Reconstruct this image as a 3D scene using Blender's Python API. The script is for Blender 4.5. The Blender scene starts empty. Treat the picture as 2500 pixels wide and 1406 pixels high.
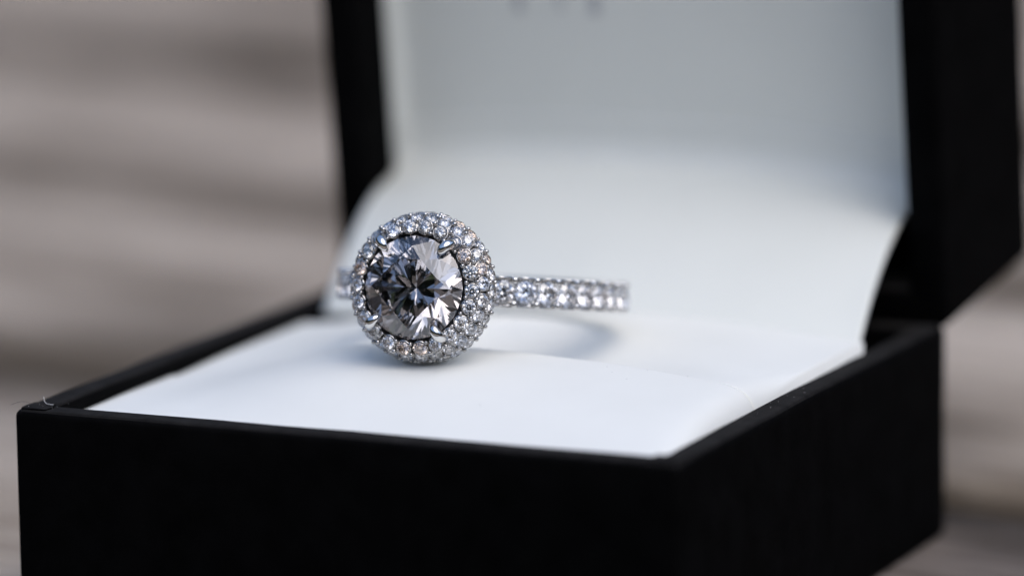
import bpy, bmesh, math, random
from mathutils import Vector, Matrix, noise
# 1 Blender unit = 1 centimetre.  x runs along the front of the box, y away
# from its front, z up; the rim of the box base is the plane z = 0.
S = bpy.context.scene
S.unit_settings.system = 'METRIC'
S.unit_settings.scale_length = 0.01
COL = S.collection
R = math.radians
random.seed(7)

# ------------------------------------------------------------ camera
cam_d = bpy.data.cameras.new('camera')
cam = bpy.data.objects.new('camera', cam_d)
COL.objects.link(cam)
CAM_POS = Vector((16.2132, -27.5654, 6.6793))
VIEW = Vector((-0.41300579, 0.89191783, -0.18414345))
SIDE = Vector((0.9085293, 0.41754135, -0.01528854))
TOP = Vector((-0.06325138, 0.17361397, 0.98278047))
cam.matrix_world = Matrix(((SIDE.x, TOP.x, -VIEW.x, CAM_POS.x), (SIDE.y, TOP.y, -VIEW.y, CAM_POS.y),
                           (SIDE.z, TOP.z, -VIEW.z, CAM_POS.z), (0, 0, 0, 1)))
cam_d.sensor_width = 36.0
cam_d.lens = 183.25
cam_d.clip_start = 1.0
cam_d.clip_end = 200000.0
cam_d.dof.use_dof = True
cam_d.dof.focus_distance = 32.35
cam_d.dof.aperture_fstop = 0.18325 / 1.32      # entrance pupil about 13 mm
cam_d.dof.aperture_blades = 0
S.camera = cam

# ------------------------------------------------------------ sky, sun, exposure
SUN_ELEV, SUN_AZ = R(58), R(120)               # azimuth from +y (behind the box) towards +x
W = bpy.data.worlds.new('World')
S.world = W
W.use_nodes = True
nt = W.node_tree
nt.nodes.clear()
sky = nt.nodes.new('ShaderNodeTexSky')
sky.sky_type = 'NISHITA'
sky.sun_disc = False
sky.sun_elevation = SUN_ELEV
sky.sun_rotation = SUN_AZ
sky.air_density = 1.0
sky.dust_density = 2.0
sky.ozone_density = 1.5
bg = nt.nodes.new('ShaderNodeBackground')
bg.inputs['Strength'].default_value = 0.15
wo = nt.nodes.new('ShaderNodeOutputWorld')
hs = nt.nodes.new('ShaderNodeHueSaturation')   # thin high haze: a paler blue all over the sky
hs.inputs['Saturation'].default_value = 1.05
nt.links.new(sky.outputs[0], hs.inputs['Color'])
nt.links.new(hs.outputs[0], bg.inputs[0])
nt.links.new(bg.outputs[0], wo.inputs[0])

sun_d = bpy.data.lights.new('sun', 'SUN')
sun_d.energy = 0.9
sun_d.angle = R(62)
sun_d.color = (1.0, 0.97, 0.92)
sun = bpy.data.objects.new('sun', sun_d)
COL.objects.link(sun)
sd = Vector((math.sin(SUN_AZ) * math.cos(SUN_ELEV), math.cos(SUN_AZ) * math.cos(SUN_ELEV), math.sin(SUN_ELEV)))
sun.rotation_euler = sd.to_track_quat('Z', 'Y').to_euler()

S.view_settings.view_transform = 'Standard'
S.view_settings.look = 'None'
S.view_settings.gamma = 1.0
S.view_settings.exposure = 0.46
S.render.engine = 'CYCLES'
cy = S.cycles
cy.max_bounces = 28
cy.transmission_bounces = 28
cy.glossy_bounces = 12
cy.diffuse_bounces = 6
cy.caustics_reflective = True
cy.caustics_refractive = True
cy.blur_glossy = 0.0
cy.sample_clamp_indirect = 12.0
cy.use_denoising = True
try:
    cy.denoiser = 'OPENIMAGEDENOISE'
except Exception:
    pass


# ------------------------------------------------------------ materials
def mat(name):
    m = bpy.data.materials.new(name)
    m.use_nodes = True
    n = m.node_tree
    p = n.nodes['Principled BSDF']
    return m, n, p


def link(n, a, b):
    n.links.new(a, b)


def ramp(n, stops):
    r = n.nodes.new('ShaderNodeValToRGB')
    e = r.color_ramp.elements
    while len(e) < len(stops):
        e.new(0.5)
    for k, (pos, c) in enumerate(stops):
        e[k].position = pos
        e[k].color = (c[0], c[1], c[2], 1)
    return r


def coords(n, scale=(1, 1, 1), out='Object'):
    t = n.nodes.new('ShaderNodeTexCoord')
    mp = n.nodes.new('ShaderNodeMapping')
    mp.inputs['Scale'].default_value = scale
    link(n, t.outputs[out], mp.inputs[0])
    return mp.outputs[0]


def noise_tex(n, vec, scale, detail=4, rough=0.55, dist=0.0):
    t = n.nodes.new('ShaderNodeTexNoise')
    t.inputs['Scale'].default_value = scale
    t.inputs['Detail'].default_value = detail
    t.inputs['Roughness'].default_value = rough
    t.inputs['Distortion'].default_value = dist
    link(n, vec, t.inputs['Vector'])
    return t


def bump(n, p, height, strength, dist):
    b = n.nodes.new('ShaderNodeBump')
    b.inputs['Strength'].default_value = strength
    b.inputs['Distance'].default_value = dist
    link(n, height, b.inputs['Height'])
    link(n, b.outputs[0], p.inputs['Normal'])
    return b


def leather_black():
    m, n, p = mat('black_leatherette')
    v = coords(n)
    a = noise_tex(n, v, 55, 5, 0.6)
    b = noise_tex(n, v, 4, 3, 0.5)
    r = ramp(n, [(0.3, (0.0018, 0.0018, 0.0019)), (0.7, (0.0034, 0.0034, 0.0036))])
    link(n, b.outputs[0], r.inputs[0])
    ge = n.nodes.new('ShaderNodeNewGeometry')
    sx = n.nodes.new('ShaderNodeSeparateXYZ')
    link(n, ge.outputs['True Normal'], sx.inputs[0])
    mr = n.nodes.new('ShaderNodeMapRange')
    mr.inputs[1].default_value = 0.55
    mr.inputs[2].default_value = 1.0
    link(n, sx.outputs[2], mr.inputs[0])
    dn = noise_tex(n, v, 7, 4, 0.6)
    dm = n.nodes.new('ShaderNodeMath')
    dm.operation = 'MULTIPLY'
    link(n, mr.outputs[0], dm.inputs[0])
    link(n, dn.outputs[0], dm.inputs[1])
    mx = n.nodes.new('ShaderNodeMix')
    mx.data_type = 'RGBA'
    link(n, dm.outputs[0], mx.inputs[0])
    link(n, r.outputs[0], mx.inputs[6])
    mx.inputs[7].default_value = (0.036, 0.0345, 0.0335, 1)  # upward faces painted paler for the light on the rim, besides some dust
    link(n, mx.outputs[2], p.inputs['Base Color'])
    p.inputs['Roughness'].default_value = 0.72
    p.inputs['Specular IOR Level'].default_value = 0.016
    bump(n, p, a.outputs[0], 0.35, 0.006)
    return m


def satin_white():
    m, n, p = mat('white_leatherette')
    v = coords(n)
    a = noise_tex(n, v, 70, 4, 0.6)
    b = noise_tex(n, v, 1.2, 3, 0.5)
    r = ramp(n, [(0.3, (0.80, 0.805, 0.765)), (0.7, (0.84, 0.845, 0.805))])
    link(n, b.outputs[0], r.inputs[0])
    link(n, r.outputs[0], p.inputs['Base Color'])
    p.inputs['Roughness'].default_value = 0.55
    p.inputs['Specular IOR Level'].default_value = 0.35
    bump(n, p, a.outputs[0], 0.22, 0.004)
    return m


def satin_lining():
    m, n, p = mat('lid_satin')
    v = coords(n)
    b = noise_tex(n, v, 0.7, 3, 0.5)
    r = ramp(n, [(0.3, (0.755, 0.77, 0.72)), (0.7, (0.785, 0.80, 0.75))])
    link(n, b.outputs[0], r.inputs[0])
    link(n, r.outputs[0], p.inputs['Base Color'])
    p.inputs['Roughness'].default_value = 0.45
    p.inputs['Specular IOR Level'].default_value = 0.4
    a = noise_tex(n, v, 1.1, 2, 0.5)
    bump(n, p, a.outputs[0], 0.05, 0.2)
    return m


def white_gold(name, col, rough):
    m, n, p = mat(name)
    v = coords(n)
    a = noise_tex(n, v, 18, 3, 0.6)
    r = ramp(n, [(0.3, tuple(c * 0.9 for c in col)), (0.7, col)])
    link(n, a.outputs[0], r.inputs[0])
    link(n, r.outputs[0], p.inputs['Base Color'])
    p.inputs['Metallic'].default_value = 1.0
    p.inputs['Roughness'].default_value = rough
    return m


def diamond(name, col, ior=2.417):
    m = bpy.data.materials.new(name)
    m.use_nodes = True
    n = m.node_tree
    n.nodes.clear()
    g = n.nodes.new('ShaderNodeBsdfGlass')
    g.distribution = 'BECKMANN'
    g.inputs['Color'].default_value = (*col, 1)
    g.inputs['Roughness'].default_value = 0.0
    g.inputs['IOR'].default_value = ior
    o = n.nodes.new('ShaderNodeOutputMaterial')
    link(n, g.outputs[0], o.inputs[0])
    return m


def plank_wood(name='weathered_wood', dark_end=False):
    m, n, p = mat(name)
    info = n.nodes.new('ShaderNodeObjectInfo')
    t = n.nodes.new('ShaderNodeTexCoord')
    off = n.nodes.new('ShaderNodeVectorMath')
    off.operation = 'MULTIPLY_ADD'
    link(n, info.outputs['Random'], off.inputs[0])
    off.inputs[1].default_value = (90, 40, 70)
    link(n, t.outputs['Object'], off.inputs[2])

    def mp(s):
        k = n.nodes.new('ShaderNodeMapping')
        k.inputs['Scale'].default_value = s
        link(n, off.outputs[0], k.inputs[0])
        return k.outputs[0]
    grain = noise_tex(n, mp((0.10, 3.2, 3.2)), 1.6, 7, 0.65, 0.4)
    fine = noise_tex(n, mp((0.35, 14, 14)), 2.0, 4, 0.6)
    blotch = noise_tex(n, mp((0.20, 0.50, 0.4)), 1.0, 5, 0.62, 0.5)
    r1 = ramp(n, [(0.28, (0.215, 0.175, 0.134)), (0.5, (0.43, 0.367, 0.302)), (0.75, (0.58, 0.513, 0.436))])
    link(n, grain.outputs[0], r1.inputs[0])
    r2 = ramp(n, [(0.32, (0.38, 0.35, 0.31)), (0.46, (0.86, 0.83, 0.80)), (0.56, (1.10, 1.08, 1.06)), (0.72, (1.25, 1.23, 1.22))])
    link(n, blotch.outputs[0], r2.inputs[0])
    mx = n.nodes.new('ShaderNodeMix')
    mx.data_type = 'RGBA'
    mx.blend_type = 'MULTIPLY'
    mx.inputs[0].default_value = 1.0
    link(n, r1.outputs[0], mx.inputs[6])
    link(n, r2.outputs[0], mx.inputs[7])
    # dark dirt and algae in patches along both long edges of each board
    se = n.nodes.new('ShaderNodeSeparateXYZ')
    link(n, t.outputs['Object'], se.inputs[0])
    ab = n.nodes.new('ShaderNodeMath')
    ab.operation = 'ABSOLUTE'
    link(n, se.outputs[1], ab.inputs[0])
    patch = noise_tex(n, mp((0.22, 0.3, 0.3)), 1.0, 4, 0.6)
    pa = n.nodes.new('ShaderNodeMath')
    pa.operation = 'MULTIPLY_ADD'
    link(n, patch.outputs[0], pa.inputs[0])
    pa.inputs[1].default_value = 5.0
    link(n, ab.outputs[0], pa.inputs[2])
    me_ = n.nodes.new('ShaderNodeMapRange')
    me_.inputs[1].default_value = 4.3
    me_.inputs[2].default_value = 5.6
    link(n, pa.outputs[0], me_.inputs[0])
    m3 = n.nodes.new('ShaderNodeMix')
    m3.data_type = 'RGBA'
    m3.blend_type = 'MULTIPLY'
    link(n, me_.outputs[0], m3.inputs[0])
    link(n, mx.outputs[2], m3.inputs[6])
    m3.inputs[7].default_value = (0.34, 0.32, 0.29, 1)
    colour = m3.outputs[2]
    if dark_end:                                   # darker towards one end of the board the box stands on
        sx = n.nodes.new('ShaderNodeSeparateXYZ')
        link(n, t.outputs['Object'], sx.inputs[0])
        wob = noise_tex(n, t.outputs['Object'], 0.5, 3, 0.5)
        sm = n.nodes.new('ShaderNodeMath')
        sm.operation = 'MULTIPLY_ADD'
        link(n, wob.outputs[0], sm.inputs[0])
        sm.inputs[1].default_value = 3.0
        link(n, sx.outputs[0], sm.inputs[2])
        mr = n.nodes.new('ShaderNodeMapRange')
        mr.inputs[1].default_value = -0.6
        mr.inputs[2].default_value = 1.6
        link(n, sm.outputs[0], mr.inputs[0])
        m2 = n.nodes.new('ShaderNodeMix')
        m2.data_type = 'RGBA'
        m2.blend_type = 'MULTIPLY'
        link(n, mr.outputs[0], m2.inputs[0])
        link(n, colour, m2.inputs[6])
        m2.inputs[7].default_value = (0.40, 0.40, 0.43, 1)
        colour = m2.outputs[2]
    link(n, colour, p.inputs['Base Color'])
    p.inputs['Roughness'].default_value = 0.8
    p.inputs['Specular IOR Level'].default_value = 0.2
    ad = n.nodes.new('ShaderNodeMath')
    ad.operation = 'ADD'
    link(n, grain.outputs[0], ad.inputs[0])
    link(n, fine.outputs[0], ad.inputs[1])
    bump(n, p, ad.outputs[0], 0.5, 0.08)
    return m


def simple(name, col, rough=0.7, spec=0.3, scale=6):
    m, n, p = mat(name)
    v = coords(n)
    a = noise_tex(n, v, scale, 3, 0.5)
    r = ramp(n, [(0.3, tuple(c * 0.93 for c in col)), (0.7, tuple(c * 1.05 for c in col))])
    link(n, a.outputs[0], r.inputs[0])
    link(n, r.outputs[0], p.inputs['Base Color'])
    p.inputs['Roughness'].default_value = rough
    p.inputs['Specular IOR Level'].default_value = spec
    return m


def grass_mat():
    m, n, p = mat('lawn_green')
    v = coords(n)
    a = noise_tex(n, v, 0.05, 6, 0.6)
    r = ramp(n, [(0.3, (0.05, 0.075, 0.02)), (0.7, (0.11, 0.14, 0.045))])
    link(n, a.outputs[0], r.inputs[0])
    link(n, r.outputs[0], p.inputs['Base Color'])
    p.inputs['Roughness'].default_value = 0.9
    return m


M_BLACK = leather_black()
M_WHITE = satin_white()
M_LINING = satin_lining()
M_GOLD = white_gold('white_gold', (0.80, 0.79, 0.77), 0.10)
M_GOLD2 = white_gold('white_gold_setting', (0.56, 0.545, 0.53), 0.16)
M_COLLAR = white_gold('recess_shade_gold', (0.22, 0.215, 0.21), 0.42)
M_GREY_DIA = diamond('grey_diamond', (0.80, 0.795, 0.805))
M_DIAS = [diamond('clear_diamond', (0.96, 0.96, 0.965)), diamond('silvery_diamond', (0.91, 0.91, 0.91)),
          diamond('champagne_diamond', (0.955, 0.915, 0.885)), diamond('icy_diamond', (0.945, 0.955, 0.975))]
M_WOOD = plank_wood()
M_WOOD2 = plank_wood('dark_end_wood', True)
M_SOIL = simple('dark_soil', (0.05, 0.042, 0.035), 0.9)
M_GRASS = grass_mat()
M_LEAF = simple('tree_leaves', (0.044, 0.040, 0.018), 0.6)
M_PRINT = simple('grey_print', (0.50, 0.51, 0.51), 0.6)
M_LINT = simple('white_lint', (0.75, 0.73, 0.70), 0.8)
M_FIBRE = simple('dark_fibre', (0.03, 0.028, 0.025), 0.8)


# ------------------------------------------------------------ helpers
def mesh_obj(name, verts, faces, m, smooth=False):
    me = bpy.data.meshes.new(name)
    me.from_pydata([tuple(v) for v in verts], [], faces)
    me.update()
    if m:
        me.materials.append(m)
    if smooth:
        me.shade_smooth()
    o = bpy.data.objects.new(name, me)
    COL.objects.link(o)
    return o


def from_bm(name, bm, m, smooth=False):
    bmesh.ops.recalc_face_normals(bm, faces=bm.faces[:])
    me = bpy.data.meshes.new(name)
    bm.to_mesh(me)
    bm.free()
    me.materials.append(m)
    if smooth:
        me.shade_smooth()
    o = bpy.data.objects.new(name, me)
    COL.objects.link(o)
    return o


def attach(o, parent, world=None):
    """parent o, keeping its world matrix (parents here are only translated)"""
    w = world if world is not None else Matrix.Identity(4)
    o.parent = parent
    base = parent
    off = Matrix.Identity(4)
    while base is not None:
        off = Matrix.Translation(base.location) @ off
        base = base.parent
    o.matrix_local = off.inverted() @ w


def thing(name, label, cat, loc, group=None):
    o = bpy.data.objects.new(name, None)
    o.empty_display_size = 0.2
    COL.objects.link(o)
    o.location = loc
    o['label'] = label
    o['category'] = cat
    o['kind'] = 'thing'
    if group:
        o['group'] = group
    return o


def rrect(x0, x1, y0, y1, rad, z, nside=18, ncorner=4):
    """points of a rounded rectangle, counter-clockwise"""
    pts = []
    cs = [((x1 - rad, y0 + rad), -90), ((x1 - rad, y1 - rad), 0), ((x0 + rad, y1 - rad), 90), ((x0 + rad, y0 + rad), 180)]
    for k in range(4):
        (cx, cyy), a0 = cs[k]
        arc = [(cx + rad * math.cos(R(a0 + 90 * j / ncorner)), cyy + rad * math.sin(R(a0 + 90 * j / ncorner))) for j in range(ncorner + 1)]
        pts += arc
        nx, na = cs[(k + 1) % 4]
        q = (nx[0] + rad * math.cos(R(na)), nx[1] + rad * math.sin(R(na)))
        p = arc[-1]
        for j in range(1, nside):
            t = j / nside
            pts.append((p[0] + (q[0] - p[0]) * t, p[1] + (q[1] - p[1]) * t))
    return [(x, y, z) for x, y in pts]


def tray(w, d, zb, zfloor, t, rim_r, wob, seed, mirror=1):
    """open box: outer faces, rounded rim at z=0, inner faces, floor.  mirror=-1 turns it upside down"""
    rings = []
    prof = [(0.05, zb), (0.014, zb + 0.014), (0.0, zb + 0.05)]
    nz = 8
    for k in range(1, nz):
        prof.append((0.0, zb + 0.05 + (-rim_r - zb - 0.05) * k / nz))
    for k in range(5):
        a = R(90 * k / 4)
        prof.append((rim_r - rim_r * math.cos(a), -rim_r + rim_r * math.sin(a)))
    for k in range(5):
        a = R(90 * k / 4)
        prof.append((t - rim_r + rim_r * math.sin(a), -rim_r + rim_r * math.cos(a)))
    prof += [(t, -0.2), (t, -0.4), (t, zfloor)]
    for (o_, z) in prof:
        rad = max(0.012, 0.055 - o_ * 0.22)
        rings.append(rrect(o_, w - o_, o_, d - o_, rad, z))
    n = len(rings[0])
    verts, faces = [], []
    for ring in rings:
        for v in ring:
            p = Vector(v)
            dn = noise.noise_vector(p * 1.7 + Vector((seed, 0, 0))) * wob + noise.noise_vector(p * 9 + Vector((0, seed, 0))) * wob * 0.35
            if v[2] > zb + 0.06:
                p += dn
            verts.append((p.x, p.y, p.z * mirror))
    for a in range(len(rings) - 1):
        for k in range(n):
            q = [a * n + k, a * n + (k + 1) % n, (a + 1) * n + (k + 1) % n, (a + 1) * n + k]
            faces.append(q)
    faces.append(list(range(n))[::-1])
    L = (len(rings) - 1) * n
    faces.append([L + k for k in range(n)])
    return verts, faces


def tube(path, radii, sides=10, cap=True):
    """tapered tube as (verts, faces)"""
    verts, faces = [], []
    n = len(path)
    P = [Vector(p) for p in path]
    ref = None
    for i in range(n):
        d = (P[min(i + 1, n - 1)] - P[max(i - 1, 0)]).normalized()
        if ref is None:
            ref = d.orthogonal().normalized()
        ref = (ref - d * ref.dot(d)).normalized()
        b = d.cross(ref)
        r = radii[i] if isinstance(radii, (list, tuple)) else radii
        ra, rb = r if isinstance(r, (list, tuple)) else (r, r)
        for s in range(sides):
            a = 2 * math.pi * s / sides
            verts.append(P[i] + ref * math.cos(a) * ra + b * math.sin(a) * rb)
    for i in range(n - 1):
        for s in range(sides):
            faces.append([i * sides + s, i * sides + (s + 1) % sides, (i + 1) * sides + (s + 1) % sides, (i + 1) * sides + s])
    if cap:
        faces.append(list(range(sides))[::-1])
        faces.append([(n - 1) * sides + s for s in range(sides)])
    return verts, faces


def sstep(t):
    t = max(0.0, min(1.0, t))
    return t * t * (3 - 2 * t)


class Joined:
    def __init__(self):
        self.v, self.f = [], []

    def add(self, vf, m=None):
        b = len(self.v)
        v, f = vf
        self.v += [(m @ Vector(p)) if m else Vector(p) for p in v]
        self.f += [[i + b for i in q] for q in f]

    def obj(self, name, m, smooth=True):
        return mesh_obj(name, self.v, self.f, m, smooth)


# ------------------------------------------------------------ ground and deck
g = 60000.0
GROUND_Z = -1.438 - 75.0
o = mesh_obj('ground', [(-g, -g, GROUND_Z), (g, -g, GROUND_Z), (g, g, GROUND_Z), (-g, g, GROUND_Z)], [(0, 1, 2, 3)], M_GRASS)
o['kind'] = 'structure'
o['label'] = 'green lawn below the wooden table'

# the dark trees round the lawn that the stones and the metal mirror
rt = random.Random(11)
tv, tf = [], []
NB = 96
for i in range(NB):
    a = 2 * math.pi * i / NB
    for (hh, rr_) in ((0, 1750), (430, 1720), (560, 1850)):
        q = hh + (rt.uniform(-120, 60) if hh else 0)
        tv.append((rr_ * math.cos(a), rr_ * math.sin(a), GROUND_Z + q))
for i in range(NB):
    j = (i + 1) % NB
    for k in (0, 1):
        tf.append([i * 3 + k, j * 3 + k, j * 3 + k + 1, i * 3 + k + 1])
for crown in range(64):
    a = 2 * math.pi * (crown + rt.uniform(-0.4, 0.4)) / 64
    cr = rt.uniform(1450, 1750)
    hgt = rt.uniform(480, 820)
    rad = rt.uniform(150, 260)
    c_ = Vector((cr * math.cos(a), cr * math.sin(a), GROUND_Z + hgt - rad))
    for leaf in range(330):
        d_ = Vector((rt.gauss(0, 1), rt.gauss(0, 1), rt.gauss(0, 1))).normalized() * rad * rt.uniform(0.55, 1.08)
        d_.z *= 1.25 if d_.z > 0 else 1.9
        p_ = c_ + d_
        if p_.z < GROUND_Z:
            continue
        n_ = (d_.normalized() + Vector((rt.uniform(-1, 1), rt.uniform(-1, 1), rt.uniform(-0.4, 1)))).normalized()
        x_ = n_.orthogonal().normalized()
        y_ = n_.cross(x_)
        s1, s2 = rt.uniform(16, 42), rt.uniform(14, 34)
        b_ = len(tv)
        tv += [p_ + x_ * s1, p_ + y_ * s2, p_ - x_ * s1 * 0.9, p_ - y_ * s2]
        tf.append([b_, b_ + 1, b_ + 2, b_ + 3])
o = mesh_obj('treeline', tv, tf, M_LEAF)
o['kind'] = 'stuff'
o['label'] = 'dark green trees around the lawn mirrored in the stones'

DECK_ROT = R(-11.5)
TABLE_Z = -1.438
PL, PT, PITCH, GAP = 150.0, 2.4, 7.05, 0.85
# the gap between the plank the box stands on and the next one passes through here
gx, gy = 4.36, 5.95
table = thing('garden_table', 'weathered grey plank table top under the black ring box', 'table', (gx, gy, GROUND_Z))
deckM = Matrix.Translation((gx, gy, TABLE_Z)) @ Matrix.Rotation(DECK_ROT, 4, 'Z')
Y0, Y1 = -3 * PITCH, 9 * PITCH
TH = TABLE_Z - GROUND_Z
bm = bmesh.new()
for (sx, sy, px, py) in ((PL - 24, 2.2, 0, Y0 + 7), (PL - 24, 2.2, 0, Y1 - 7), (2.2, Y1 - Y0 - 16.4, -PL / 2 + 13, (Y0 + Y1) / 2), (2.2, Y1 - Y0 - 16.4, PL / 2 - 13, (Y0 + Y1) / 2), (5, Y1 - Y0 - 16.4, 0, (Y0 + Y1) / 2)):
    bmesh.ops.create_cube(bm, size=1.0, matrix=Matrix.Translation((px, py, -PT - 4.4)) @ Matrix.Diagonal((sx, sy, 8.4, 1)))
fr = from_bm('table_frame', bm, M_WOOD)
attach(fr, table, deckM)
for (px, py) in ((-PL / 2 + 17, Y0 + 11), (PL / 2 - 17, Y0 + 11), (-PL / 2 + 17, Y1 - 11), (PL / 2 - 17, Y1 - 11)):
    bm = bmesh.new()
    bmesh.ops.create_cube(bm, size=1.0, matrix=Matrix.Diagonal((5.4, 5.4, TH - PT - 0.3, 1)))
    bmesh.ops.bevel(bm, geom=bm.edges[:], offset=0.3, segments=1, affect='EDGES')
    lg = from_bm('table_leg', bm, M_WOOD)
    attach(lg, table, deckM @ Matrix.Translation((px, py, -PT - 0.2 - (TH - PT - 0.3) / 2)))
# one plank: long board with worn rounded edges and an uneven top
pv, pf = [], []
sec = [(-0.5, -1.0), (-0.5, -0.12), (-0.495, -0.05), (-0.47, -0.012), (-0.40, 0.0), (-0.2, 0.004), (0.0, 0.0), (0.2, -0.004),
       (0.40, 0.0), (0.47, -0.012), (0.495, -0.05), (0.5, -0.12), (0.5, -1.0)]
NX = 40
bw = PITCH - GAP
for i in range(NX + 1):
    x = (i / NX - 0.5)
    x = math.copysign(abs(x * 2) ** 1.7, x) * PL / 2
    for (sy, sz) in sec:
        z = sz * (PT if sz <= -0.9 else 1.6)
        pv.append((x, sy * bw + (0.03 * noise.noise(Vector((x * 0.11, sy, 3))) if abs(sy) > 0.45 else 0), z))
ns = len(sec)
for i in range(NX):
    for k in range(ns):
        pf.append([i * ns + k, i * ns + (k + 1) % ns, (i + 1) * ns + (k + 1) % ns, (i + 1) * ns + k])
pf.append(list(range(ns))[::-1])
pf.append([NX * ns + k for k in range(ns)])
plank0 = None
for k in range(-3, 9):
    yk = (k + 0.5) * PITCH
    if plank0 is None:
        pl = mesh_obj('plank', pv, pf, M_WOOD, True)
        plank0 = pl
    else:
        pl = plank0.copy()
        COL.objects.link(pl)
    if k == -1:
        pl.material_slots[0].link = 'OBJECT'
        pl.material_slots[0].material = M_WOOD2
    dz = 0.0 if k == -1 else random.uniform(-0.10, 0.05)
    attach(pl, table, deckM @ Matrix.Translation((random.uniform(-0.6, 0.6), yk, dz)) @ Matrix.Rotation(R(random.uniform(-0.3, 0.3)) if k != -1 else 0, 4, 'X'))

# ------------------------------------------------------------ the ring box
BW, BD, BH, BT = 4.515, 4.585, 1.434, 0.21
box = thing('ring_box', 'black leatherette ring box standing open with white padded inside', 'jewellery box', (BW / 2, BD / 2, -BH))
v, f = tray(BW, BD, -BH, -0.75, BT, 0.05, 0.0045, 3.1)
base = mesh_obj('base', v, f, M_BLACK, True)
attach(base, box)

# folded wrap at the near left corner of the rim: two overlapping flaps of covering
def flap(pts, th):
    vv = [Vector(p) for p in pts] + [Vector(p) - Vector((0, 0, th)) for p in pts]
    n_ = len(pts)
    ff = [list(range(n_)), list(range(n_, 2 * n_))[::-1]]
    for k_ in range(n_):
        ff.append([k_, k_ + n_, (k_ + 1) % n_ + n_, (k_ + 1) % n_])
    return vv, ff


for (cx, sx) in ((0.0, 1), (BW, -1)):
    J = Joined()
    X = lambda a: cx + sx * a
    J.add(flap([(X(0.045), 0.035, 0.003), (X(0.13), 0.03, 0.008), (X(0.22), 0.035, 0.006), (X(0.235), 0.10, 0.011), (X(0.205), 0.19, 0.013), (X(0.15), 0.155, 0.016), (X(0.09), 0.085, 0.012)], 0.02))
    J.add(flap([(X(0.035), 0.05, 0.004), (X(0.085), 0.095, 0.009), (X(0.14), 0.16, 0.012), (X(0.175), 0.205, 0.010), (X(0.11), 0.24, 0.007), (X(0.04), 0.22, 0.004), (X(0.03), 0.13, 0.006)], 0.02))
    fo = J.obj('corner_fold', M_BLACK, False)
    bv = fo.modifiers.new('soften', 'BEVEL')
    bv.width = 0.006
    bv.segments = 2
    attach(fo, box)
    fo.parent = base
    fo.matrix_parent_inverse = Matrix.Identity(4)
    fo.matrix_local = Matrix.Identity(4)

# lid: opened to about 98 degrees short of flat, leaning a little to the front
LID_A = R(6.8)
LD, LH = 4.56, 1.75
lidM = Matrix(((1, 0, 0, 0),
               (0, -math.sin(LID_A), math.cos(LID_A), BD + 0.006),
               (0, math.cos(LID_A), math.sin(LID_A), -0.035),
               (0, 0, 0, 1)))          # local x = x, local y = up along the lid, local z = into the lid
LT = 0.26
v, f = tray(BW, LD, -LH, -0.95, LT, 0.05, 0.0045, 8.7, mirror=-1)
v = [lidM @ Vector(p) for p in v]
f = [q[::-1] for q in f]
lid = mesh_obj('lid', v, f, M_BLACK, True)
attach(lid, box)

# lid lining: white satin dished into the lid, its edges turned forward along the walls
def lining_z(x, y):
    ex = min(x - LT, BW - LT - x)
    ey = LD - LT - y
    up = 0.0
    for e_, rr_ in ((ex, 0.17), (ey, 0.30)):
        q_ = max(0.0, 1 - e_ / rr_)
        up = max(up, 1 - math.sqrt(max(0.0, 1 - q_ * q_)))
    u, w_ = (x - LT) / (BW - 2 * LT), (y - LT) / (LD - 2 * LT)
    return 0.57 - 0.13 * up - 0.03 * math.sin(math.pi * u) * math.sin(math.pi * w_) + 0.012 * noise.noise(Vector((x * 0.8, y * 0.8, 2)))


NXg, NYg = 120, 90
lv, lf = [], []
for j in range(NYg + 1):
    for i in range(NXg + 1):
        u, w_ = i / NXg, j / NYg
        x = LT + 0.004 + u * (BW - 2 * LT - 0.008)
        ys = 0.70
        y = ys + w_ * (LD - LT - 0.004 - ys)
        z = lining_z(x, y)
        lv.append(lidM @ Vector((x, y, z)))
for j in range(NYg):
    for i in range(NXg):
        a = j * (NXg + 1) + i
        lf.append([a, a + 1, a + NXg + 2, a + NXg + 1])
lining = mesh_obj('lid_lining', lv, lf, M_LINING, True)
so = lining.modifiers.new('thick', 'SOLIDIFY')
so.thickness = 0.03
so.offset = -1
attach(lining, box)

# the feet of three grey letters printed on the lining, cut by the top of the frame
for (lx0, lx1, ly) in ((1.235, 1.300, 1.900), (1.565, 1.600, 1.930), (1.800, 1.880, 1.905)):
    mv, mf = [], []
    for j in range(5):
        for i in range(3):
            x = lx0 + (lx1 - lx0) * i / 2
            y = ly + 0.26 * j / 4
            mv.append(lidM @ Vector((x, y, lining_z(x, y) - 0.004)))
    for j in range(4):
        for i in range(2):
            a = j * 3 + i
            mf.append([a, a + 1, a + 4, a + 3])
    pm = mesh_obj('printed_letter', mv, mf, M_PRINT, True)
    pm['label'] = 'grey printed letter on the lid lining, mostly above the frame'
    attach(pm, box)
    pm.parent = lining
    pm.matrix_local = Matrix.Identity(4)

# white pads ---------------------------------------------------------------
def z_front(x, y):
    vv = (y - BT) / 1.51
    by = math.sin(math.pi / 2 * min(1.0, max(0.0, vv) / 0.82)) ** 0.9
    bxl = sstep((x - BT + 0.02) / 1.75)
    dx = (x - 2.3) / 2.08
    bx = bxl * (1 - 0.43 * dx * dx) if x > 2.3 else bxl
    edge_r = 1 - math.exp(-max(0.0, 4.30 - x) / 0.05)
    z = -0.095 + 0.33 * bx * by * (0.35 + 0.65 * edge_r)
    return z + 0.006 * noise.noise(Vector((x * 1.3, y * 1.3, 0)))


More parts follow.
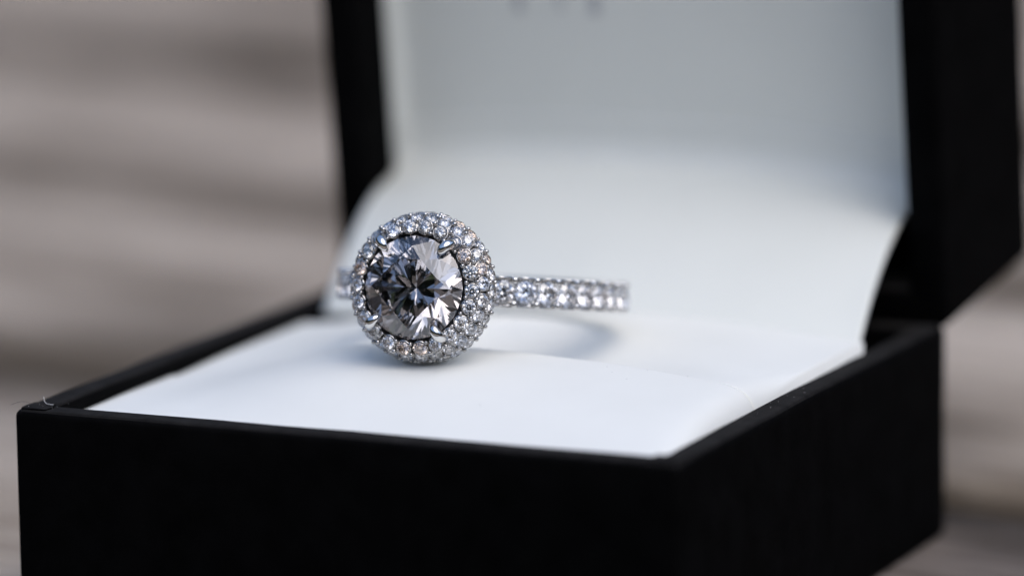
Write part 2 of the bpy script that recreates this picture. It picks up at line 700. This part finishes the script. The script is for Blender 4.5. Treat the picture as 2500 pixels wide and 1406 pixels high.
def z_back(x, y):
    bxl = sstep((x - BT + 0.02) / 1.5)
    dx = (x - 2.1) / 2.19
    bx = bxl * (1 - 0.42 * dx * dx) if x > 2.1 else bxl
    z = -0.095 + 0.255 * bx
    # hollow behind the slit, pressed down by the ring
    hx, hy = (x - 2.0) / 1.15, (y - 2.02) / 0.42
    z -= 0.10 * math.exp(-(abs(hx) ** 3) - hy * hy)
    # the slit closes towards its ends
    zf = z_front(x, 1.72)
    k = sstep((abs(x - 2.2) - 1.1) / 0.85) * math.exp(-((y - 1.72) / 0.5) ** 2)
    z = z * (1 - k) + (zf - 0.012) * k
    return z + 0.006 * noise.noise(Vector((x * 1.1, y * 1.1, 5)))


def sheet(name, x0, x1, y0, y1, nx, ny, fz, skirt, m, lip=None):
    vv, ff = [], []
    for j in range(ny + 1):
        for i in range(nx + 1):
            x = x0 + (x1 - x0) * i / nx
            y = y0 + (y1 - y0) * j / ny
            vv.append(Vector((x, y, fz(x, y))))
    idx = lambda i, j: j * (nx + 1) + i
    for j in range(ny):
        for i in range(nx):
            ff.append([idx(i, j), idx(i + 1, j), idx(i + 1, j + 1), idx(i, j + 1)])
    border = [idx(i, 0) for i in range(nx + 1)] + [idx(nx, j) for j in range(1, ny + 1)] + \
             [idx(i, ny) for i in range(nx - 1, -1, -1)] + [idx(0, j) for j in range(ny - 1, 0, -1)]
    b0 = len(vv)
    for b in border:
        vv.append(Vector((vv[b].x, vv[b].y, skirt)))
    nb = len(border)
    for k in range(nb):
        ff.append([border[k], b0 + k, b0 + (k + 1) % nb, border[(k + 1) % nb]])
    ff.append([b0 + k for k in range(nb)][::-1])
    o_ = mesh_obj(name, vv, ff, m, True)
    return o_


def z_front_lip(x, y):
    z = z_front(x, y)
    e = 1.72 - y
    if e < 0.03:
        z -= 0.03 * (1 - e / 0.03) ** 2
    return z


fp = sheet('front_pad', BT + 0.003, BW - BT - 0.003, BT + 0.003, 1.72, 120, 110, z_front_lip, -0.6, M_WHITE)
attach(fp, box)
bp = sheet('back_pad', BT + 0.003, BW - BT - 0.003, 1.728, 3.59, 120, 110, z_back, -0.6, M_WHITE)
attach(bp, box)

# white flap that covers the hinge: swells up from the back of the pad and runs into the lid lining
hv, hf = [], []
nx, ny = 96, 70


def lining_world_y(x, z):
    """y of the front of the lining at height z"""
    yl_ = (z + 0.035 - 0.54 * math.sin(LID_A)) / math.cos(LID_A)
    return (lidM @ Vector((x, yl_, lining_z(x, yl_) - 0.006))).y


for j in range(ny + 1):
    for i in range(nx + 1):
        u = i / nx
        x = 0.29 + u * (BW - 0.335 - 0.29 + 0.085 * max(0.0, 1 - j / ny * 1.6))
        dx = abs((x - 2.25) / 1.96)
        y0 = 3.52 + (0.21 if x < 2.25 else 0.08) * dx ** 3
        A = 0.88 - 0.13 * dx ** 2.4
        zb0 = z_back(x, y0) * (1 - 0.5 * dx)
        ye = lining_world_y(x, A)

        def prof(t):
            return Vector((x, y0 + (ye - y0) * t, zb0 * (1 - sstep(t * 1.5)) + A * (1 - (1 - t) ** 1.95)))
        s = j / ny
        if s <= 0.7:
            p_ = prof(s / 0.7 * 0.84)
        else:
            q = (s - 0.7) / 0.3
            a_ = prof(0.84)
            b_ = Vector((x, ye, A + 0.02))
            ze = A + 0.34
            c_ = Vector((x, lining_world_y(x, ze), ze))
            p_ = a_ * (1 - q) ** 2 + b_ * 2 * q * (1 - q) + c_ * q * q
        hv.append(p_)
for j in range(ny):
    for i in range(nx):
        a = j * (nx + 1) + i
        hf.append([a, a + 1, a + nx + 2, a + nx + 1])
hfp = mesh_obj('hinge_flap', hv, hf, M_LINING, True)
so = hfp.modifiers.new('thick', 'SOLIDIFY')
so.thickness = 0.03
so.offset = -1
attach(hfp, box)

# ------------------------------------------------------------ the ring
RC = Vector((2.169, 2.323, 0.477))                       # centre of the band
cX = Vector((1.709, 0.767, -0.117)).normalized()         # across the ring
fwd = (-VIEW - cX * (-VIEW).dot(cX)).normalized()        # from the centre to the front of the ring
upN = fwd.cross(cX).normalized()
if upN.z < 0:
    upN = -upN
HEAD_T = R(-20)                                           # the head sits 20 degrees round from the front


def radial(t):
    return cX * math.sin(t) + fwd * math.cos(t)


hN = radial(HEAD_T)                                       # axis of the head
hU = upN
hR = hU.cross(hN).normalized()
if hR.dot(cX) < 0:
    hR = -hR
GIRDLE = 1.245                                            # distance from the centre to the girdle of the main stone
HC = RC + hN * GIRDLE
headM = Matrix(((hR.x, hU.x, hN.x, HC.x), (hR.y, hU.y, hN.y, HC.y), (hR.z, hU.z, hN.z, HC.z), (0, 0, 0, 1)))
ring = thing('diamond_ring', 'white gold halo ring with round grey diamond lying on the white pad', 'ring', HC - Vector((0, 0, 0.48)))


def brilliant(D, table=0.56, crown=0.150, pav=0.43, lower=0.22, girdle=0.018, arc=False):
    """round brilliant cut; girdle plane z=0, table up"""
    Rr, rt, hc, hp, gt = D / 2, D * table / 2 / math.cos(R(22.5)) * 0.97, D * crown, D * pav, D * girdle / 2
    vs, fs = [], []

    def V(x, y, z):
        vs.append((x, y, z))
        return len(vs) - 1

    def P(r, a, z):
        return V(r * math.cos(R(a)), r * math.sin(R(a)), z)
    tb = [P(rt, 45 * k, hc + gt) for k in range(8)]
    rs = 0.52 * (rt * math.cos(R(22.5)) + Rr)
    zs = hc * (Rr - rs * math.cos(R(22.5))) / (Rr - rt)
    st = [P(rs, 45 * k + 22.5, zs + gt) for k in range(8)]
    gu = [P(Rr, 22.5 * k, gt) for k in range(16)]
    gl = [P(Rr, 22.5 * k, -gt) for k in range(16)]
    rl = Rr * lower
    zl = -hp * (1 - rl * math.cos(R(22.5)) / Rr)
    lo = [P(rl, 45 * k + 22.5, zl - gt) for k in range(8)]
    cu = V(0, 0, -hp - gt)
    if arc:
        def plane_z(a, b, c, x, y):
            A, B, C = Vector(vs[a]), Vector(vs[b]), Vector(vs[c])
            n_ = (B - A).cross(C - A)
            return A.z - (n_.x * (x - A.x) + n_.y * (y - A.y)) / n_.z
    fs.append(tb)
    amu, aml = {}, {}
    for k in range(8):
        k1 = (k + 1) % 8
        fs.append([tb[k], st[k], tb[k1]])
        fs.append([tb[k], st[k - 1], gu[2 * k], st[k]])
        fs.append([cu, lo[k], gl[2 * k], lo[k - 1]])
        for (p, q, key) in ((2 * k, 2 * k + 1, 2 * k), (2 * k + 1, (2 * k + 2) % 16, 2 * k + 1)):
            if arc:
                am = 22.5 * key + 11.25
                x, y = Rr * math.cos(R(am)), Rr * math.sin(R(am))
                zu = max(plane_z(st[k], gu[p], gu[q], x, y), gt * 0.2)
                zd = min(plane_z(lo[k], gl[p], gl[q], x, y), -gt * 0.2)
                mu, md = V(x, y, zu), V(x, y, zd)
                amu[key], aml[key] = mu, md
                fs.append([st[k], gu[p], mu, gu[q]])
                fs.append([lo[k], gl[q], md, gl[p]])
            else:
                fs.append([st[k], gu[p], gu[q]])
                fs.append([lo[k], gl[q], gl[p]])
    for k in range(16):
        k1 = (k + 1) % 16
        if arc:
            fs.append([gu[k], gl[k], aml[k], amu[k]])
            fs.append([amu[k], aml[k], gl[k1], gu[k1]])
        else:
            fs.append([gu[k], gl[k], gl[k1], gu[k1]])
    return vs, fs


def gem_mesh(name, vf, m):
    bm_ = bmesh.new()
    vv = [bm_.verts.new(p) for p in vf[0]]
    for q in vf[1]:
        bm_.faces.new([vv[i] for i in q])
    bmesh.ops.recalc_face_normals(bm_, faces=bm_.faces[:])
    me = bpy.data.meshes.new(name)
    bm_.to_mesh(me)
    bm_.free()
    me.materials.append(m)
    return me


# main stone
cme = gem_mesh('centre_diamond', brilliant(0.645, 0.56, 0.148, 0.432, 0.23, 0.012, True), M_GREY_DIA)
cst = bpy.data.objects.new('centre_diamond', cme)
COL.objects.link(cst)
cst['label'] = 'large round grey diamond in the middle of the halo'
attach(cst, ring, headM @ Matrix.Rotation(R(22.5), 4, 'Z'))

small = [gem_mesh('halo_diamond', brilliant(1.0, 0.55, 0.15, 0.42, 0.25, 0.03), m_) for m_ in M_DIAS]


def pick():
    q = random.random()
    return 0 if q < 0.48 else 1 if q < 0.74 else 2 if q < 0.84 else 3


def local_frame(p, n_):
    n_ = n_.normalized()
    x = n_.orthogonal().normalized()
    y = n_.cross(x)
    return Matrix(((x.x, y.x, n_.x, p.x), (x.y, y.y, n_.y, p.y), (x.z, y.z, n_.z, p.z), (0, 0, 0, 1)))


setting = Joined()
beads = Joined()
# low ball for bead prongs
bmx = bmesh.new()
bmesh.ops.create_icosphere(bmx, subdivisions=2, radius=1.0)
bmx.verts.ensure_lookup_table()
ball = ([v_.co.copy() for v_ in bmx.verts], [[v_.index for v_ in f_.verts] for f_ in bmx.faces])
bmx.free()


def cup(D):
    """collar and conical seat of one small stone, girdle plane z = 0"""
    rr = D / 2
    prof = [(rr * 1.26, -0.030), (rr * 1.22, -0.012), (rr * 1.08, -0.002), (rr * 1.015, -0.004), (rr * 0.99, -0.012), (rr * 0.62, -0.034), (rr * 0.25, -0.052), (0.001, -0.053)]
    vv, ff = [], []
    N = 14
    for (r_, z_) in prof:
        for k in range(N):
            a = 2 * math.pi * k / N
            vv.append((r_ * math.cos(a), r_ * math.sin(a), z_))
    for i in range(len(prof) - 1):
        for k in range(N):
            ff.append([i * N + k, (i + 1) * N + k, (i + 1) * N + (k + 1) % N, i * N + (k + 1) % N])
    return vv, ff


rows = [  # radius, height on the head axis, tilt outwards, count, stone size, phase
    (0.384, -0.006, 19, 22, 0.087, 0.0),
    (0.4375, -0.078, 50, 28, 0.080, 0.4),
    (0.4640, -0.165, 82, 30, 0.077, 0.1),
]


def head_pt(r_, w_, a):
    return headM @ Vector((r_ * math.cos(a), r_ * math.sin(a), w_))


def head_n(tilt, a):
    return (headM.to_3x3() @ Vector((math.sin(R(tilt)) * math.cos(a), math.sin(R(tilt)) * math.sin(a), math.cos(R(tilt))))).normalized()


first = True
for ri, (rr, ww, tilt, cnt, dia, ph) in enumerate(rows):
    cp = cup(dia)
    for k in range(cnt):
        a = 2 * math.pi * (k + ph) / cnt + random.uniform(-0.012, 0.012)
        n_ = head_n(tilt + random.uniform(-5, 5), a + random.uniform(-0.06, 0.06))
        p = head_pt(rr, ww, a)
        o = bpy.data.objects.new('halo_diamond', small[pick()])
        COL.objects.link(o)
        d_ = dia * random.uniform(0.95, 1.03)
        Mx = local_frame(p, n_) @ Matrix.Rotation(random.uniform(0, math.pi), 4, 'Z') @ Matrix.Diagonal((d_, d_, d_, 1))
        attach(o, ring, Mx)
        setting.add(cp, local_frame(p, n_))
        # bead prongs between this stone and the next
        am = a + math.pi / cnt
        ct = math.cos(R(tilt))
        st_ = math.sin(R(tilt))
        for sgn in (-1, 1):
            off = sgn * dia * 0.40
            lift = 0.002 if ri == 0 else -0.004
            bp_ = head_pt(rr + off * ct + lift * st_, ww - off * st_ + lift * ct, am)
            nb_ = head_n(tilt + sgn * 12, am)
            s_ = random.uniform(0.0130, 0.0175)
            beads.add(ball, local_frame(bp_, nb_) @ Matrix.Diagonal((s_, s_ * 0.95, s_ * 1.15, 1)))

# dome of the halo under the stones, a surface of revolution about the head axis
prof = [(0.353, -0.16), (0.353, -0.10), (0.353, -0.050), (0.358, -0.042), (0.380, -0.048), (0.402, -0.082), (0.416, -0.13), (0.420, -0.20),
        (0.452, -0.212), (0.458, -0.222), (0.450, -0.234), (0.400, -0.245), (0.356, -0.20), (0.353, -0.16)]
N = 72
dv, df = [], []
for (r_, w_) in prof:
    for k in range(N):
        a = 2 * math.pi * k / N
        dv.append(head_pt(r_, w_, a))
for i in range(len(prof) - 1):
    for k in range(N):
        df.append([i * N + k, i * N + (k + 1) % N, (i + 1) * N + (k + 1) % N, (i + 1) * N + k])
setting.add((dv, df))
so_ = setting.obj('halo_setting', M_GOLD2, True)
attach(so_, ring)
bo = beads.obj('bead_prongs', M_GOLD2, True)
bo['kind'] = 'stuff'
attach(bo, ring)

# added collar: shade of the recess round the main stone painted as dark metal
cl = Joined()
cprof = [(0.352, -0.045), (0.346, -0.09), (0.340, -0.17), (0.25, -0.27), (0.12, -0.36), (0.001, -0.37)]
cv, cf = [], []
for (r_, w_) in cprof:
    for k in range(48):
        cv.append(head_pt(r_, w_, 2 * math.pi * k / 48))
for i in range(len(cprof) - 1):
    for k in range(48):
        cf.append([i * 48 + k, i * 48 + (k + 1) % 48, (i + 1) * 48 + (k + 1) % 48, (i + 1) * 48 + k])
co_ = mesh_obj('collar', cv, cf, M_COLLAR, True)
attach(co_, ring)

# basket under the main stone: four struts, a gallery rail and a bridge to the band
bk = Joined()
for k in range(4):
    a = R((51, 128, 222, 308)[k])
    bk.add(tube([head_pt(0.40, -0.22, a), head_pt(0.31, -0.30, a), head_pt(0.19, -0.40, a)], [0.03, 0.028, 0.03], 8))
rail = [head_pt(0.27, -0.32, 2 * math.pi * k / 40) for k in range(41)]
bk.add(tube(rail, 0.022, 8, False))
rail = [head_pt(0.17, -0.41, 2 * math.pi * k / 30) for k in range(31)]
bk.add(tube(rail, 0.03, 8, False))
bo = bk.obj('basket', M_GOLD, True)
attach(bo, ring)

# four claws
for a in (50, 127, 222.5, 304):
    ar = R(a)
    path = [head_pt(0.352, -0.10, ar), head_pt(0.364, -0.02, ar), head_pt(0.362, 0.030, ar), head_pt(0.348, 0.060, ar), head_pt(0.322, 0.072, ar),
            head_pt(0.302, 0.066, ar), head_pt(0.280, 0.060, ar), head_pt(0.268, 0.053, ar)]
    vf = tube(path, [0.028, 0.034, 0.036, 0.036, 0.033, 0.028, 0.018, 0.005], 14)
    co = mesh_obj('claw_prong', vf[0], vf[1], M_GOLD, True)
    attach(co, ring)

# band: solid shank with a smooth lower rail on each side, scalloped seats and prongs
def band_pt(t, r_, z_):
    return RC + radial(t) * r_ + upN * z_


bandj = Joined()
BWD = 0.100                                            # half width of the band
sec = [(0.785, -0.080), (0.795, -0.094), (0.815, -BWD), (0.868, -BWD), (0.876, -0.094), (0.876, -0.078), (0.846, -0.045), (0.836, 0.0), (0.846, 0.045), (0.876, 0.078), (0.876, 0.094),
       (0.868, BWD), (0.815, BWD), (0.795, 0.094), (0.785, 0.080), (0.770, 0.0)]
N = 180
bv_, bf_ = [], []
for i in range(N):
    t = 2 * math.pi * i / N
    for (r_, z_) in sec:
        bv_.append(band_pt(t, r_, z_))
ns = len(sec)
for i in range(N):
    for k in range(ns):
        bf_.append([i * ns + k, i * ns + (k + 1) % ns, ((i + 1) % N) * ns + (k + 1) % ns, ((i + 1) % N) * ns + k])
bandj.add((bv_, bf_))
b_o = bandj.obj('band', M_GOLD, True)
attach(b_o, ring)

prongs = Joined()
seats = Joined()
bdia = 0.148
STEP = 9.3
angs = [7.9 + STEP * k for k in range(-1, 12)] + [HEAD_T * 57.2958 * 2 - 7.9 - STEP * k for k in range(0, 8)]
bcup = cup(bdia)


def box_prong(t, side, r0, r1, half_t, z_in, z_out):
    """one upright prong at the edge of the band with a rounded top"""
    vv, ff = [], []
    lev = [(r0, 1.0), (r1 - 0.02, 1.0), (r1 - 0.006, 0.85), (r1, 0.5)]
    for (r_, s_) in lev:
        zc = (z_in + z_out) / 2
        hz = (z_out - z_in) / 2 * s_
        ht = half_t * s_
        ring_ = []
        for q in range(8):
            a = 2 * math.pi * (q + 0.5) / 8
            cu_, su_ = math.cos(a), math.sin(a)
            cu_ = math.copysign(abs(cu_) ** 0.55, cu_)
            su_ = math.copysign(abs(su_) ** 0.55, su_)
            ring_.append(band_pt(t + ht * cu_ / 0.92, r_, side * (zc + hz * su_)))
        vv += ring_
    for i in range(len(lev) - 1):
        for k in range(8):
            ff.append([i * 8 + k, i * 8 + (k + 1) % 8, (i + 1) * 8 + (k + 1) % 8, (i + 1) * 8 + k])
    ff.append([24 + k for k in range(8)])
    return vv, ff


for ad in angs:
    t = R(ad)
    n_ = radial(t)
    p = RC + n_ * 0.918
    o = bpy.data.objects.new('band_diamond', small[0 if random.random() < 0.75 else 3])
    COL.objects.link(o)
    n_ = (n_ + upN * random.uniform(0.06, 0.20) + radial(t + 1.57) * random.uniform(-0.05, 0.05)).normalized()
    Mx = local_frame(p, n_) @ Matrix.Rotation(random.uniform(0, math.pi), 4, 'Z') @ Matrix.Diagonal((bdia, bdia, bdia, 1))
    attach(o, ring, Mx)
    for side in (-1, 1):
        tm = t + R(STEP / 2)
        prongs.add(box_prong(tm, side, 0.84, 0.940, 0.020, 0.052, 0.099))
        # low arched wall beside the stone: the scallop between two prongs
        arc_ = []
        for q in range(9):
            aa = math.pi * q / 8
            arc_.append(band_pt(t + R(STEP) * 0.42 * math.cos(aa), 0.925 - 0.05 * math.sin(aa), side * 0.092))
        prongs.add(tube(arc_, 0.0085, 6))
po = prongs.obj('band_prongs', M_GOLD, True)
po['kind'] = 'stuff'
attach(po, ring)

# ------------------------------------------------------------ lint and dust
def strand(name, pts, r_, m, label):
    P = [Vector(p) for p in pts]
    path = []
    for i in range(len(P) - 1):
        p0, p1, p2, p3 = P[max(i - 1, 0)], P[i], P[i + 1], P[min(i + 2, len(P) - 1)]
        for k in range(6):
            t = k / 6
            path.append(0.5 * ((2 * p1) + (p2 - p0) * t + (2 * p0 - 5 * p1 + 4 * p2 - p3) * t * t + (3 * p1 - p0 - 3 * p2 + p3) * t ** 3))
    path.append(P[-1])
    vf_ = tube(path, r_, 6)
    o_ = mesh_obj(name, vf_[0], vf_[1], m, True)
    o_['label'] = label
    o_['category'] = 'lint'
    o_['kind'] = 'thing'
    return o_


strand('lint_thread', [(0.135, 0.165, 0.055), (0.145, 0.155, 0.030), (0.17, 0.14, 0.018), (0.20, 0.13, 0.018), (0.225, 0.125, 0.019)], 0.0017, M_LINT,
       'short curled white thread lying on the near left rim corner of the black box')
strand('lint_fibre', [(0.07, 0.12, 0.012), (0.05, 0.10, 0.028), (0.02, 0.06, 0.034), (-0.02, 0.02, 0.020)], 0.0008, M_FIBRE,
       'fine dark fibre sticking out past the near left corner of the black box')

spk = Joined()
rnd = random.Random(5)
for k in range(26):
    x, y = rnd.choice([(rnd.gauss(0.2, 0.10), rnd.gauss(0.12, 0.05)), (4.42 + rnd.gauss(0, 0.05), rnd.gauss(1.9, 0.5))])
    if not (0.03 < x < 4.47 and 0.03 < y < 4):
        continue
    s_ = rnd.uniform(0.0008, 0.0020)
    spk.add(ball, Matrix.Translation((x, y, 0.011)) @ Matrix.Diagonal((s_, s_, s_, 1)))
pk = Joined()
for (x, y) in ((3.357, 1.592), (3.60, 1.66), (3.44, 1.48), (3.86, 1.69), (3.58, 1.38), (1.10, 0.90), (2.90, 0.70)):
    s_ = rnd.uniform(0.0010, 0.0018)
    pk.add(ball, Matrix.Translation((x, y, z_front(x, y) + 0.001)) @ Matrix.Diagonal((s_ * 1.4, s_, s_, 1)))
pk = pk.obj('speck', M_FIBRE, True)
attach(pk, box)
pk.parent = fp
pk.matrix_local = Matrix.Identity(4)
pk['kind'] = 'stuff'
sp = spk.obj('dust', M_LINT, True)
sp['kind'] = 'stuff'
sp['label'] = 'pale dust specks on the black rim of the ring box'
